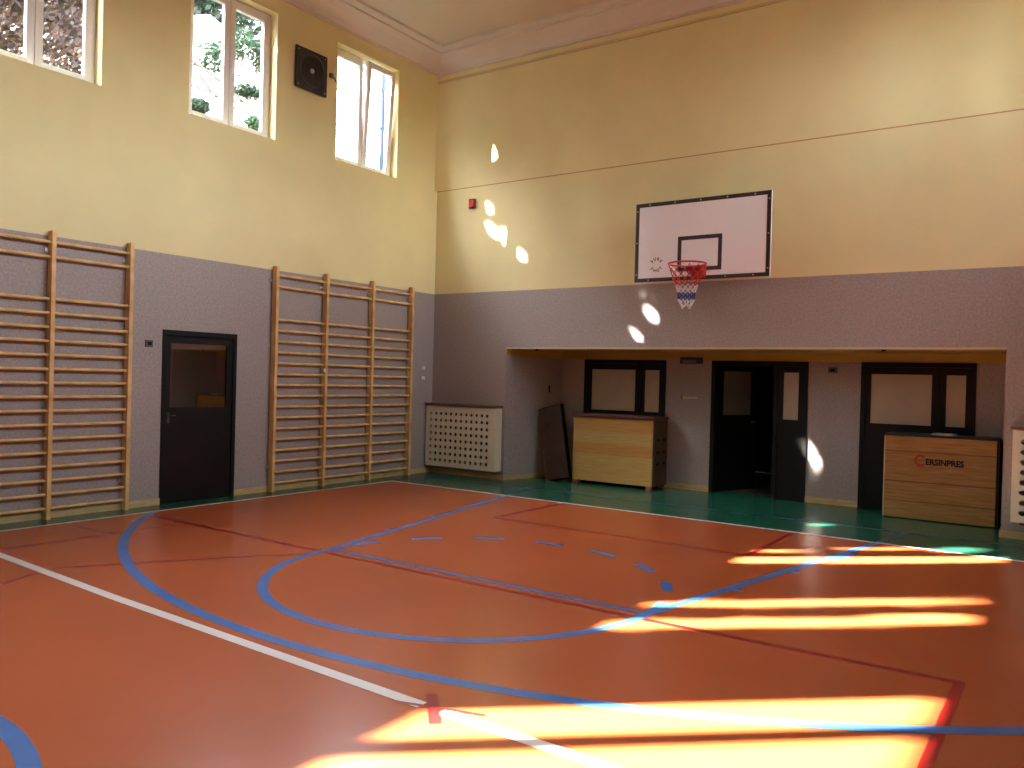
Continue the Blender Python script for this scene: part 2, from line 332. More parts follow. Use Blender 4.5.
# ------------------------------------------------------------------ doors
def door_left():
    y0, y1, H = -4.76, -3.76, 2.01
    e = empty('door_1', (0, -4.26, 0), kind='structure')
    b = MB(); b.box((-.25, y0, 0), (.015, y0+.05, H)); b.box((-.25, y1-.05, 0), (.015, y1, H)); b.box((-.25, y0+.05, H-.06), (.015, y1-.05, H))
    b.build('door_frame', BLK, e, (0, -4.26, 0))
    a, c = y0+.052, y1-.052; pa, pc, pz0, pz1 = y0+.125, y1-.125, 1.11, 1.86
    b = MB(); b.box((-.045, a, .005), (-.003, c, pz0)); b.box((-.045, a, pz1), (-.003, c, H-.062)); b.box((-.045, a, pz0), (-.003, pa, pz1)); b.box((-.045, pc, pz0), (-.003, c, pz1))
    lf = b.build('door_leaf', BRD, e, (-.02, c, 0)); lf.rotation_euler = (0, 0, math.radians(-1.3))
    g = MB(); g.box((-.026, pa, pz0), (-.02, pc, pz1)); g.build('pane', DGL, lf, (-.02, pa, pz0))
    h = MB(); h.box((-.003, a+.04, .93), (.003, a+.07, 1.05), 0, .002); h.tube([(.003, a+.055, 1.02), (.035, a+.055, 1.02), (.035, a+.13, 1.02)], .006)
    h.build('door_handle', DHM, lf, (-.003, a+.05, 1.0))
door_left()
def niche_door(n, x0, x1, panes):          # door leaf with a wide pane and a fixed side light
    e = empty('door_%d' % n, ((x0+x1)/2, ND, 0), kind='structure'); o = ((x0+x1)/2, ND, 0)
    xm = (panes[0][1]+panes[1][0])/2
    b = MB(); b.box((x0, ND-.02, 0), (x0+.055, ND+.1, DZ)); b.box((x1-.055, ND-.02, 0), (x1, ND+.1, DZ)); b.box((x0+.055, ND-.02, DZ-.06), (x1-.055, ND+.1, DZ)); b.box((xm-.03, ND-.02, 0), (xm+.03, ND+.1, DZ-.06))
    b.build('door_frame', BLK, e, o)
    for (pa, pb), (a, c) in zip(panes, ((x0+.056, xm-.031), (xm+.031, x1-.056))):
        b = MB(); b.box((a, ND, .005), (c, ND+.04, 1.10)); b.box((a, ND, 1.73), (c, ND+.04, DZ-.062)); b.box((a, ND, 1.10), (pa, ND+.04, 1.73)); b.box((pb, ND, 1.10), (c, ND+.04, 1.73))
        lf = b.build('door_leaf', BLK, e, (a, ND, 0)); g = MB(); g.box((pa, ND+.012, 1.10), (pb, ND+.02, 1.73)); g.build('pane', FRO, lf, (pa, ND, 1.1))
    h = MB(); h.tube([(xm-.08, ND, 1.0), (xm-.08, ND-.045, 1.0), (xm-.18, ND-.045, 1.0)], .008); h.build('door_handle', STEEL, e, o)
niche_door(2, 2.21, 3.59, ((2.335, 3.09), (3.25, 3.485))); niche_door(4, 6.31, 7.61, ((6.43, 7.13), (7.29, 7.50)))
def open_door():
    x0, x1 = 4.30, 5.645; e = empty('door_3', ((x0+x1)/2, ND, 0), kind='structure'); o = ((x0+x1)/2, ND, 0)
    b = MB(); b.box((x0, ND-.02, 0), (x0+.055, ND+.12, DZ)); b.box((x1-.055, ND-.02, 0), (x1, ND+.12, DZ)); b.box((x0+.055, ND-.02, DZ-.07), (x1-.055, ND+.12, DZ)); b.box((5.19, ND-.02, 0), (5.25, ND+.12, DZ-.07))
    b.build('door_frame', BLK, e, o)
    a, c = 5.251, x1-.056
    b = MB(); b.box((a, ND, .005), (c, ND+.04, 1.09)); b.box((a, ND, 1.73), (c, ND+.04, DZ-.072)); b.box((a, ND, 1.09), (5.32, ND+.04, 1.73)); b.box((5.52, ND, 1.09), (c, ND+.04, 1.73))
    lf = b.build('door_leaf', BLK, e, (a, ND, 0)); g = MB(); g.box((5.32, ND+.012, 1.09), (5.52, ND+.02, 1.73)); g.build('pane', FRO, lf, (5.32, ND, 1.09))
    # leaf swung back into the hallway
    wl = .80; b = MB(); b.box((0, 0, .005), (wl, .04, 1.10)); b.box((0, 0, 1.74), (wl, .04, DZ-.075)); b.box((0, 0, 1.10), (.11, .04, 1.74)); b.box((wl-.12, 0, 1.10), (wl, .04, 1.74))
    lf = b.build('door_leaf', BLK, e, (0, 0, 0)); lf.location = (x0+.06-o[0], .10, 0); lf.rotation_euler = (0, 0, math.radians(66))
    g = MB(); g.box((.11, .014, 1.10), (wl-.12, .022, 1.74)); gg = g.build('pane', FRD); gg.parent = lf
    h = MB(); h.tube([(wl-.06, 0, 1.0), (wl-.06, -.045, 1.0), (wl-.16, -.045, 1.0)], .008); hh = h.build('door_handle', STEEL); hh.parent = lf
open_door()

# ------------------------------------------------------------------ wall bars
RZ = [2.81, 2.66]+[2.235-.1415*i for i in range(16)]
def wall_bars(posts, label, hook=False):
    cy = (posts[0]+posts[-1])/2; o = (0, cy, 0)
    e = empty('wall_bars', o, label=label, cat='wall bars', group=None)
    for i, y in enumerate(posts):
        b = MB(); b.box((.028, y-.022, .0), (.115, y+.022, 2.925), 0, .006)
        p = b.build('post', WOODB, e, (0, y, 0))
        for zz in (2.715, .30): k = MB(); k.box((.0, y-.05, zz), (.03, y-.016, zz+.04), 0, .003); k.build('wall_bracket', STEEL, p, (0, y, zz))
    for i in range(len(posts)-1):
        for z in RZ:
            b = MB(); ya, yb = posts[i]+.02, posts[i+1]-.02
            n = 12; R = [(.075+.011*math.cos(2*PI*k/n)*1.25, .0155*math.sin(2*PI*k/n)) for k in range(n)]
            vs = [(x, y, z+q) for y in (ya, yb) for x, q in R]
            b.add(vs, [(k, (k+1) % n, n+(k+1) % n, n+k) for k in range(n)], 0, True)
            b.build('rung', WOODB, e, (.075, (ya+yb)/2, z))
    if hook:
        k = MB(); k.box((.09, posts[1]-.05, 1.57), (.12, posts[1]-.022, 1.62), 0, .004); k.build('latch', WPL, e, o)
wall_bars([-3.235, -2.375, -1.485, -.63], 'tall pine wall bars in three bays between the dark door and the room corner', True)
wall_bars([-6.89, -6.03, -5.205], 'tall pine wall bars at the left edge, left of the small dark switch')

# ------------------------------------------------------------------ radiator covers
def rad_cover(x0, x1, label, shelf_ext=.02, dz=0):
    yf = -.17; z0, z1 = .13+dz, 1.085+dz
    e = empty('radiator_cover', ((x0+x1)/2, -.1, 0), label=label, cat='radiator cover', group=None); o = tuple(e.location)
    P = MB(); nx, nz = 12, 8; mx, mz = .05, .045
    cw = (x1-x0-2*mx-.06)/nx; ch = (z1-z0-2*mz-.02)/nz; hx0, hz0 = x0+mx, z0+mz; r = .028; N = 8
    for i in range(nx):
        for j in range(nz):
            ax, az = hx0+i*cw, hz0+j*ch; cx, cz = ax+cw/2, az+ch/2
            sq = []; ci = []
            for k in range(N):
                t = 2*PI*k/N; c, s_ = math.cos(t), math.sin(t); q = max(abs(c), abs(s_))
                sq.append((cx+cw/2*c/q, cz+ch/2*s_/q)); ci.append((cx+r*c, cz+r*s_))
            vs = [(x, yf, z) for x, z in sq+ci]+[(x, yf+.014, z) for x, z in ci]
            fs = [(k, (k+1) % N, N+(k+1) % N, N+k) for k in range(N)]+[(N+k, N+(k+1) % N, 2*N+(k+1) % N, 2*N+k) for k in range(N)]
            P.add(vs, fs)
    hx1, hz1 = hx0+nx*cw, hz0+nz*ch
    P.box((x0, yf, z0), (hx0, yf+.016, z1)); P.box((hx1, yf, z0), (x1, yf+.016, z1)); P.box((hx0, yf, z0), (hx1, yf+.016, hz0)); P.box((hx0, yf, hz1), (hx1, yf+.016, z1))
    P.build('perforated_panel', CRM, e, o, fixn=False)
    s = MB(); s.box((x0, yf+.017, z0), (x0+.02, -.005, z1)); s.build('side_panel', CRM, e, (x0, yf, z0)); s = MB(); s.box((x1-.02, yf+.017, z0), (x1, -.005, z1)); s.build('side_panel', CRM, e, (x1, yf, z0))
    s = MB(); s.box((x0-shelf_ext, yf-.03, z1+.015), (x1+shelf_ext, -.004, z1+.045), 0, .006); s.build('shelf', SHELF, e, o)
    s = MB()
    k = x0+.11
    while k < x1-.1: s.box((k, -.10, .22), (k+.055, -.035, .98), 0, .012); k += .075
    s.box((x0+.08, -.10, .16), (x1-.08, -.04, .20), 0, .01); s.box((x0+.08, -.10, .99), (x1-.08, -.04, 1.02), 0, .01)
    s.build('radiator', DRKM, e, o)
    for xx in (x0+.1, x1-.13): s = MB(); s.box((xx, -.034, .3), (xx+.03, -.002, .36)); s.build('bracket', STEEL, e, (xx, -.034, .3))
rad_cover(.035, 1.41, 'cream perforated radiator cover under a brown shelf in the left corner')
rad_cover(8.07, 9.40, 'cream perforated radiator cover at the right edge, beside the recess', dz=.065)

# ------------------------------------------------------------------ basketball hoop
def hoop():
    cx, yb, z0 = 4.62, -.28, 2.87; e = empty('basketball_hoop', (cx, 0, z0), label='white backboard with black border, red hoop and tricolour net on the yellow wall', cat='basketball hoop'); o = (cx, 0, z0)
    b = MB(); b.box((cx-.9, yb, z0), (cx+.9, yb+.035, z0+1.04), 0, .004); bd = b.build('backboard', BWH, e, o)
    b = MB(); t = .05; y = yb-.003
    def fr(x0, x1, a, c, t): b.box((x0, y, a), (x1, yb-.0003, a+t)); b.box((x0, y, c-t), (x1, yb-.0003, c)); b.box((x0, y, a+t), (x0+t, yb-.0003, c-t)); b.box((x1-t, y, a+t), (x1, yb-.0003, c-t))
    fr(cx-.9, cx+.9, z0, z0+1.04, t); fr(cx-.295, cx+.295, 2.985, 3.435, t); b.build('black_border', BBK, bd, o)
    for x, z in [(cx-.70+.35*k, z) for k in range(5) for z in (z0+.025, z0+1.015)]+[(x, z) for x in (cx-.875, cx+.875) for z in (z0+.1, z0+.52, z0+.94)]:
        b = MB(); b.lathe((x, y, z), (0, -1, 0), [(0, .010), (.004, .009), (.006, 0)], 8); b.build('screw', STEEL, bd, (x, y, z))
    # ring of eight letters
    b = MB()
    for word, a0, sg in (('SURE', 90, -1), ('SHOT', 270, 1)):
        for i, ch in enumerate(word):
            vs, fs = text_mesh(ch, .052, .0014); a = math.radians(a0+sg*(i-1.5)*36); R = .078
            rot = a-PI/2 if sg < 0 else a+PI/2
            c, s_ = math.cos(rot), math.sin(rot)
            b.add([(4.03+R*math.cos(a)+v.x*c-v.y*s_, yb-.001-v.z, 3.09+R*math.sin(a)+v.x*s_+v.y*c) for v in vs], fs)
    b.build('lettering', BBK, bd, o); lt_ = 0
    # ring
    rr = .2275; ry = yb-.375; rz = 3.022
    b = MB(); b.tube([(cx+rr*math.cos(2*PI*k/40), ry+rr*math.sin(2*PI*k/40), rz) for k in range(41)], .011, 8, cap=False); rg = b.build('rim', REDM, e, o)
    for k in range(12):
        a = 2*PI*k/12; p = Vector((cx+rr*math.cos(a), ry+rr*math.sin(a), rz-.01)); b = MB(); b.tube([p, p+Vector((0, 0, -.018)), p+Vector((.012*math.sin(a), -.012*math.cos(a), -.026))], .003, 5)
        b.build('net_hook', REDM, rg, tuple(p))
    b = MB(); b.box((cx-.10, yb-.012, 2.89), (cx+.10, yb-.0035, 3.05), 0, .003)
    b.box((cx-.07, yb-.16, 3.008), (cx+.07, yb-.011, 3.02), 0, .003)
    for s in (-1, 1): b.add([(cx+s*.085, yb-.012, 2.90), (cx+s*.085, yb-.012, 3.02), (cx+s*.085, yb-.20, 3.02), (cx+s*.079, yb-.012, 2.90), (cx+s*.079, yb-.012, 3.02), (cx+s*.079, yb-.20, 3.02)], [(0, 1, 2), (3, 5, 4), (0, 2, 5, 3), (0, 3, 4, 1), (1, 4, 5, 2)])
    b.build('bracket', REDM, e, o)
    # diamond net
    N = 12; lv = [(0, .220), (-.06, .203), (-.12, .180), (-.18, .155), (-.23, .135), (-.28, .120), (-.325, .108), (-.37, .102), (-.41, .100)]
    parts = {0: MB(), 1: MB(), 2: MB()}
    for i in range(len(lv)-1):
        w_ = 0 if i < 4 else (1 if i < 6 else 2)
        for k in range(N):
            for d in (-.5, .5):
                a0 = 2*PI*(k+.5*(i % 2))/N; a1 = a0+2*PI*d/N
                p = Vector((cx+lv[i][1]*math.cos(a0), ry+lv[i][1]*math.sin(a0), rz-.03+lv[i][0])); q = Vector((cx+lv[i+1][1]*math.cos(a1), ry+lv[i+1][1]*math.sin(a1), rz-.03+lv[i+1][0]))
                parts[w_].tube([p, q], .0048 if w_ < 2 else .0062, 5, cap=False)
    for k in range(N):
        a = 2*PI*(k+.5*((len(lv)-1) % 2))/N; p = Vector((cx+.100*math.cos(a), ry+.108*math.sin(a), rz-.44))
        q = Vector((cx+.06*math.cos(a+.2), ry+.06*math.sin(a+.2), rz-.49-.03*(k % 3))); parts[1].tube([p, q], .008, 5, cap=False)
        parts[1].tube([q, Vector((cx+.06*math.cos(a+.72), ry+.06*math.sin(a+.72), rz-.51))], .007, 5, cap=False)
    nt_ = parts[0].build('net', NRED, e, o); parts[1].build('white_cord', NWHT, nt_, o); parts[2].build('blue_cord', NBLU, nt_, o)
    b = MB()
    for sx in (-.6, .6):
        for z in (z0+.15, z0+.85): b.box((cx+sx-.025, yb+.036, z-.025), (cx+sx+.025, -.001 if z < LZ else .03, z+.025))
    b.box((cx-.7, yb+.036, z0+.12), (cx+.7, yb+.07, z0+.18)); b.box((cx-.7, yb+.036, z0+.82), (cx+.7, yb+.07, z0+.88))
    b.build('wall_mount', BBK, e, o)
hoop()

# ------------------------------------------------------------------ vaulting boxes and the leaning board in the recess
def vault(x0, x1, y0, y1, zt, base, m, mt, topx, label, feet, logo=False):
    e = empty('vaulting_box', ((x0+x1)/2, (y0+y1)/2, 0), label=label, cat='vaulting box'); o = tuple(e.location)
    b = MB(); b.box((x0, y0, base), (x1, y1, zt), 0, .003); bd = b.build('wooden_body', m, e, o)
    if not logo:
        q = MB(); q.box((x1, y0+.012, base), (x1+.02, y1, zt), 0, .003); ep = q.build('end_panel', mat('dark_end_face', (.09, .045, .018), .5, noise=.25, nscale=4), e, o)  # end face coloured darker than the front planks
        for z in (.455, .62, .80):
            for yy in (y0+.14, y1-.12): s = MB(); s.box((x1+.0205, yy-.05, z-.10), (x1+.024, yy+.05, z-.06), 0, .001); s.build('hand_slot', BLK, ep, (x1, yy, z-.1))
    b = MB(); b.box((x0-topx, y0-topx, zt+.001), (x1+topx, y1+topx, zt+(.026 if logo else .05)), 0, .012); b.build('padded_top', mt, e, o)
    if feet:
        for x in (x0+.03, x1-.07):
            for y in (y0-.01, y1-.05): f = MB(); f.box((x-.02, y, 0), (x+.06, y+.06, base), 0, .006); f.build('foot', mat('red_brown_foot', (.30, .07, .03), .5), e, (x, y, 0))
    if logo:
        k = MB(); vs, fs = text_mesh('ERSINPRES', .095, .004); zc = .70
        k.add([(x0+.64+v.x*.90, y0-.001-v.z, zc-.006+v.y) for v in vs], fs); k.build('lettering', BLK, bd, o)
        k = MB(); vs, fs = text_mesh('C', .19, .006); k.add([(x0+.375+v.x*.85, y0-.001-v.z, zc+.0+v.y) for v in vs], fs); k.build('red_emblem', mat('red_print', (.35, .03, .02), .5), bd, o)
        f = MB(); f.box((x0-.012, y0-.012, base), (x0-.0005, y0+.03, zt)); f.build('pale_edge_strip', mat('pale_edge', (.55, .45, .28), .5), bd, o)
        f = MB(); f.box((x1+.0005, y0-.004, base), (x1+.03, y1, zt)); f.build('shaded_side', BLK, bd, o)  # black slab stands in for the box side lying in shade
vault(2.36, 3.665, .54, 1.0, 1.0, .055, V1, REDL, .025, 'wooden vaulting box with dark red padded top in the recess, left of the open doorway', True)
vault(6.72, 7.88, .55, 1.0, .985, .012, V2, BLKL, .008, 'pine vaulting box with black top and small lettering at the recess right end', False, True)
b = MB(); pts = [(7.20, .62, 1.014), (7.42, .60, 1.014), (7.45, .75, 1.014), (7.24, .78, 1.014)]
b.add(pts+[(x+.01, y, z+.022) for x, y, z in pts], [(0, 1, 2, 3), (7, 6, 5, 4), (0, 4, 5, 1), (1, 5, 6, 2), (2, 6, 7, 3), (3, 7, 4, 0)])
tag(b.build('folded_cloth', mat('pale_cloth', (.55, .52, .46), .8), loc=(7.3, .7, 1.018)), 'small pale folded cloth lying on the black top of the pine vaulting box', 'cloth')

def leaning_board():
    e = empty('springboard', (1.98, .56, 0), label='dark brown wooden gym board leaning upright in the left corner of the recess', cat='gym board'); o = tuple(e.location)
    base = Vector((2.13, .60, .012)); topp = Vector((1.885, .70, 1.10)); U = (topp-base).normalized(); X = Vector((1, 0, 0)); X = (X-U*X.dot(U)).normalized(); N_ = X.cross(U)
    if N_.y > 0: N_ = -N_
    def slab(bb, u0, u1, w0, w1, n0, n1, m=0):
        vs = [base+U*u+X*w_+N_*n_ for n_ in (n0, n1) for w_ in (w0, w1) for u in (u0, u1)]
        bb.add(vs, [(0, 2, 3, 1), (4, 5, 7, 6), (0, 1, 5, 4), (2, 6, 7, 3), (0, 4, 6, 2), (1, 3, 7, 5)], m)
    b = MB(); slab(b, 0, 1.16, -.195, .195, 0, .02); b.build('base_board', BRD, e, o)
    b = MB(); slab(b, .02, 1.13, -.195, .195, .09, .112); b.build('top_board', mat('dark_brown_board', (.045, .022, .012), .45, noise=.25, nscale=5), e, o)
    b = MB(); slab(b, 1.0, 1.14, -.185, .185, .0205, .0895); b.build('cross_piece', BLK, e, o); b = MB(); slab(b, .03, .08, -.185, .185, .0205, .0895); b.build('cross_piece', BLK, e, o)
    b = MB(); slab(b, .02, .55, -.203, -.1955, .075, .113); b.build('light_edge', mat('pale_board_edge', (.30, .18, .10), .5), e, o)  # paler strip along the lower left edge
leaning_board()

# ------------------------------------------------------------------ small wall things
def wall_speaker():
    y0, y1, z0, z1 = -2.93, -2.39, 5.36, 5.91; e = empty('ventilation_fan', (-.03, (y0+y1)/2, z0), label='square black ventilation panel with round shiny centre between two high windows', cat='ventilation fan'); o = tuple(e.location)
    cy, cz = (y0+y1)/2, (z0+z1)/2
    b = MB(); b.box((-.028, y0, z0), (.0, y1, z1), 0, .006); b.build('square_plate', SPK, e, o)
    b = MB(); b.lathe((0, cy, cz), (1, 0, 0), [(0, .235), (.012, .232), (.013, .215), (.004, .205), (.004, .19)], 32)
    for r in (.18, .15, .12, .09, .06): b.lathe((0, cy, cz), (1, 0, 0), [(.003, r), (.009, r-.004), (.003, r-.008)], 32)
    b.build('round_grille', SPG, e, o)
    b = MB(); b.lathe((.0, cy, cz), (1, 0, 0), [(0, .035), (.014, .03), (.02, .015), (.022, 0)], 16); b.build('hub', STEEL, e, o)
    for a in (-1, 1):
        for c in (-1, 1): k = MB(); k.lathe((0, cy+a*.23, cz+c*.235), (1, 0, 0), [(0, .009), (.005, .008), (.006, 0)], 8); k.build('screw', STEEL, e, (0, cy+a*.23, cz+c*.235))
wall_speaker()
b = MB(); b.box((-.028, -2.33, 5.66), (.01, -2.28, 5.72), 0, .004); b.tube([(0, -2.31, 5.67), (.05, -2.31, 5.65), (.05, -2.27, 5.60)], .01, 8)
tag(b.build('wall_hook', GPL, loc=(0, -2.3, 5.69)), 'small grey bracket on the yellow wall right of the black square panel', 'bracket')
def plate(name, label, cat, a, b_, m, pm, inset, group=None, inner='button'):
    e = empty(name, tuple((p+q)/2 for p, q in zip(a, b_)), label=label, cat=cat, group=group); o = tuple(e.location)
    q = MB(); q.box(a, b_, 0, .004); q.build('housing', m, e, o)
    q = MB(); q.box(inset[0], inset[1], 0, .003); q.build(inner, pm, e, o)
plate('light_switch', 'small dark square switch between the left wall bars and the door', 'switch', (0, -4.97, 1.80), (.022, -4.885, 1.88), GPL, BLK, ((.022, -4.95, 1.82), (.028, -4.905, 1.86)))
plate('light_switch', 'upper of two small white switches near the room corner', 'switch', (0, -.275, 1.65), (.022, -.21, 1.71), WPL, WPL, ((.022, -.262, 1.662), (.028, -.223, 1.698)), 'switches by the room corner')
plate('light_switch', 'lower of two small white switches near the room corner', 'switch', (0, -.275, 1.49), (.022, -.21, 1.55), WPL, WPL, ((.022, -.262, 1.502), (.028, -.223, 1.538)), 'switches by the room corner')
plate('fire_alarm', 'small red alarm box high on the yellow back wall near the corner', 'alarm', (.69, -.045, 4.205), (.80, 0, 4.345), mat('dark_red_plastic', (.10, .012, .01), .4), REDP, ((.70, -.055, 4.22), (.78, -.045, 4.32)), inner='red_cover')
plate('emergency_light', 'dark box sign hanging at the recess ceiling left of the open doorway', 'sign', (3.83, ND-.06, 1.83), (4.16, ND-.001, 1.925), GREENS, mat('sign_grey', (.14, .15, .15), .4), ((3.87, ND-.064, 1.842), (4.08, ND-.06, 1.885)), inner='sign_panel')
plate('wall_plaque', 'narrow pale strip plaque on the grey recess wall left of the open doorway', 'plaque', (3.845, ND-.02, 1.315), (3.862, ND, 1.365), GPL, mat('pale_strip', (.60, .48, .32), .5), ((3.863, ND-.016, 1.322), (4.09, ND-.002, 1.352)), inner='pale_strip')
plate('junction_box', 'small dark box on the grey wall between the open doorway and the right door', 'junction box', (5.90, ND-.03, 1.735), (6.02, ND-.001, 1.81), GPL, BLK, ((5.93, ND-.034, 1.75), (5.99, ND-.03, 1.79)), inner='lid')
for (x, lb) in ((2.02, 'left'), (6.77, 'right')):
    q = MB(); q.box((x-.025, -.016, 1.972), (x+.025, -.002, 1.996), 0, .003); tag(q.build('lintel_clip', BLK, loc=(x, 0, 1.98)), '%s of the two tiny dark clips on the yellow lintel edge' % lb, 'clip')
q = MB(); q.box((NX0+.225, .84, 1.34), (NX0+.265, .855, 1.45), 0, .004); tag(q.build('wall_socket', BLK, loc=(NX0+.24, .86, 1.35)), 'narrow dark fitting on the grey side wall above the leaning brown board', 'fitting')

# ------------------------------------------------------------------ outside: ground, house, trees, pole and wires
g = MB(); g.box((-60, -60, -.5), (-.31, 60, -.21)); g.box((9.75, -60, -.5), (60, 60, -.21)); tag(g.build('ground', mat('grass_ground', (.03, .04, .015), .9, noise=.3, nscale=.5)), kind='structure')
def house():
    x = -17.0; e = empty('house', (x-4, 8, -.21), label='pale gabled house seen through the high windows', cat='house'); o = tuple(e.location)
    pk = (7.0, 13.9); ya, yb = 1.2, 14.8
    ez = 11.6
    b = MB(); vs = [(x, ya, -.21), (x, yb, -.21), (x, yb, ez-.6), (x, pk[0], pk[1]-.25), (x, ya, ez-.35)]; n = 5
    vs2 = [(x-9, y, z) for _, y, z in vs]; b.add(vs+vs2, [(0, 1, 2, 3, 4), (9, 8, 7, 6, 5)]+[(k, (k+1) % n, n+(k+1) % n, n+k) for k in range(n)]); b.build('wall', mat('white_render', (.86, .82, .80), .8), e, o)
    b = MB()
    for (y0, z0), (y1, z1) in (((ya-.5, ez-.35), (pk[0], pk[1])), ((pk[0], pk[1]), (yb+.5, ez-.7))):
        q = [(y0, z0-.22), (y1, z1-.22), (y1, z1), (y0, z0)]; b.add([(x+.5, y, z) for y, z in q]+[(x-9.5, y, z) for y, z in q], [(0, 1, 2, 3), (7, 6, 5, 4), (0, 4, 5, 1), (1, 5, 6, 2), (2, 6, 7, 3), (3, 7, 4, 0)])
    b.build('roof', mat('pale_roof', (.75, .66, .62), .7), e, o)
    for y, z in ((4.2, 8.8), (9.6, 8.8)):
        b = MB(); b.box((x+.001, y-.5, z-.6), (x+.04, y+.5, z+.6)); b.build('window', mat('house_pane', (.15, .17, .20), .2), e, (x, y, z))
    b = MB(); b.tube([(x+.12, 14.5, 0), (x+.12, 14.5, 11)], .07); b.build('drainpipe', mat('grey_blue_pipe', (.012, .015, .02), .8, spec=.05), e, o)
house()
def leafmat(name, a, b_, tr=.35):
    m = mat(name, a, .7, spec=.12, nscale=3, c2=b_, spread=(.3, .7)); n = m.node_tree.nodes; L_ = m.node_tree.links
    pr = n['Principled BSDF']; t = n.new('ShaderNodeBsdfTranslucent'); x = n.new('ShaderNodeMixShader'); x.inputs[0].default_value = tr
    t.inputs[0].default_value = (*b_, 1); L_.new(pr.outputs[0], x.inputs[1]); L_.new(t.outputs[0], x.inputs[2]); L_.new(x.outputs[0], n['Material Output'].inputs[0]); return m
def leaf(b, p, s, rnd):
    d = Vector((rnd.gauss(0, 1), rnd.gauss(0, 1), rnd.gauss(0, 1))).normalized(); a = d.orthogonal().normalized()*s; c = d.cross(a.normalized())*s*.55
    b.add([p-a, p-c*.9, p+a*.95, p+c], [(0, 1, 2, 3)])
# --- the near tree: shades the first windows; its open spots let the sun through
GAPS = [(-1.08, 5.97, .075, .10), (-1.20, 4.80, .08, .09), (-1.41, 4.86, .045, .09), (-1.70, 4.80, .05, .06), (-1.12, 5.10, .03, .05),
        (-3.64, 5.44, .05, .05), (-3.45, 5.00, .03, .04), (-4.19, 5.02, .035, .07), (-4.32, 4.93, .035, .06), (-6.45, 4.76, .09, .05),
        (-8.22, 5.80, .12, .10), (-8.30, 4.80, .03, .16), (-8.17, 5.35, .03, .22), (-8.72, 5.3, .22, 1.2),
        (-10.63, 5.35, .055, .80), (-11.24, 5.3, .075, .95), (-11.16, 5.85, .12, .14), (-13.46, 5.3, 1.0, 2.0),]
def open_to_sun(p, grow=1.0, pad=.045):
    t = (p.x+.2)/SD.x; q = p-SD*t
    for y, z, a, c in GAPS:
        if ((q.y-y)/(a*grow+pad))**2+((q.z-z)/(c*grow+pad))**2 < 1: return True
    return False
def near_tree():
    rnd = random.Random(3); e = empty('tree', (-5.6, -8.6, -.21), label='large dark leafy tree close outside the leftmost window', cat='tree'); o = tuple(e.location)
    b = MB()
    for i in range(60000):
        y = rnd.uniform(-12.6, -.75); z = rnd.uniform(4.3, 6.5); t = rnd.uniform(1.5, 2.9) if y < -2.6 else rnd.uniform(2.4, 3.3)
        p = Vector((-.2, y, z))-SD*t+Vector((rnd.gauss(0, .05), rnd.gauss(0, .05), rnd.gauss(0, .05)))
        if y < -9.3 and rnd.random() < .45: continue
        if open_to_sun(p): continue
        leaf(b, p, rnd.uniform(.04, .08), rnd)
    for i in range(9000):                                             # denser where the crown hangs before the first window
        p = Vector((-.2, rnd.uniform(-7.0, -5.4), rnd.uniform(4.9, 6.6)))-SD*rnd.uniform(1.6, 2.9)
        if not open_to_sun(p): leaf(b, p, rnd.uniform(.04, .07), rnd)
    for i in range(9000):
        u = Vector((rnd.gauss(0, 1), rnd.gauss(0, 1), rnd.gauss(0, 1))).normalized()*rnd.random()**.4
        p = Vector((-5.2+u.x*2.4, -5.3+u.y*3.0, 7.6+u.z*2.9))
        if open_to_sun(p): continue
        leaf(b, p, rnd.uniform(.05, .09), rnd)
    b.build('foliage', leafmat('dark_leaves', (.006, .006, .005), (.035, .022, .018), .12), e, o, fixn=False)
    b = MB(); b.tube([(-5.6, -8.6, -.21), (-5.5, -8.5, 3), (-5.3, -8.2, 6), (-5.1, -7.9, 8.2)], [.32, .26, .19, .1], 10)
    b.build('trunk', mat('bark', (.07, .05, .035), .9, noise=.3, nscale=8), e, o)
    for A in ([(-5.4, -8.3, 5), (-4.9, -6.4, 6.4), (-4.2, -4.6, 7.2), (-3.6, -3.6, 7.6)], [(-5.3, -8.2, 6), (-4.6, -9.6, 7.4), (-4.0, -11.2, 8)], [(-5.5, -8.5, 4), (-5.8, -5.8, 6), (-5.6, -3.6, 7.4)]):
        pts = []
        for i in range(len(A)-1):
            for k in range(3): pts.append(Vector(A[i]).lerp(Vector(A[i+1]), k/3))
        b = MB(); b.tube(pts, [.08-.065*i/len(pts) for i in range(len(pts))], 7); b.build('branch', BLK, e, o)
near_tree()
def tree(loc, clumps, label, m, leafsize, n, trunk_r=.2, seed=1, branches=()):
    rnd = random.Random(seed); e = empty('tree', loc, label=label, cat='tree'); o = tuple(loc)
    b = MB()
    for (c, r) in clumps:
        for i in range(n):
            u = Vector((rnd.gauss(0, 1), rnd.gauss(0, 1), rnd.gauss(0, 1))).normalized()*rnd.random()**.45
            p = Vector((c[0]+u.x*r[0], c[1]+u.y*r[1], c[2]+u.z*r[2])); leaf(b, p, rnd.uniform(.6, 1)*leafsize, rnd)
    b.build('foliage', m, e, o, fixn=False)
    bark = bpy.data.materials['bark']
    top = clumps[0][0]; b = MB(); b.tube([loc, (loc[0], loc[1], loc[2]+(top[2]-loc[2])*.5), top], [trunk_r, trunk_r*.7, trunk_r*.25], 9); b.build('trunk', bark, e, o)
    for (c, r) in clumps[1:]:
        st = Vector(loc).lerp(Vector(top), .55); b = MB(); b.tube([st, (st+Vector(c))/2+Vector((0, 0, .3)), c], [trunk_r*.35, trunk_r*.2, .02], 6); b.build('branch', bark, e, o)
    for A in branches: b = MB(); b.tube(A, .035, 5); b.build('branch', bark, e, o)
GL = leafmat('green_leaves', (.05, .08, .03), (.16, .26, .08)); DL = leafmat('deep_green_leaves', (.005, .008, .006), (.015, .03, .015), .1)
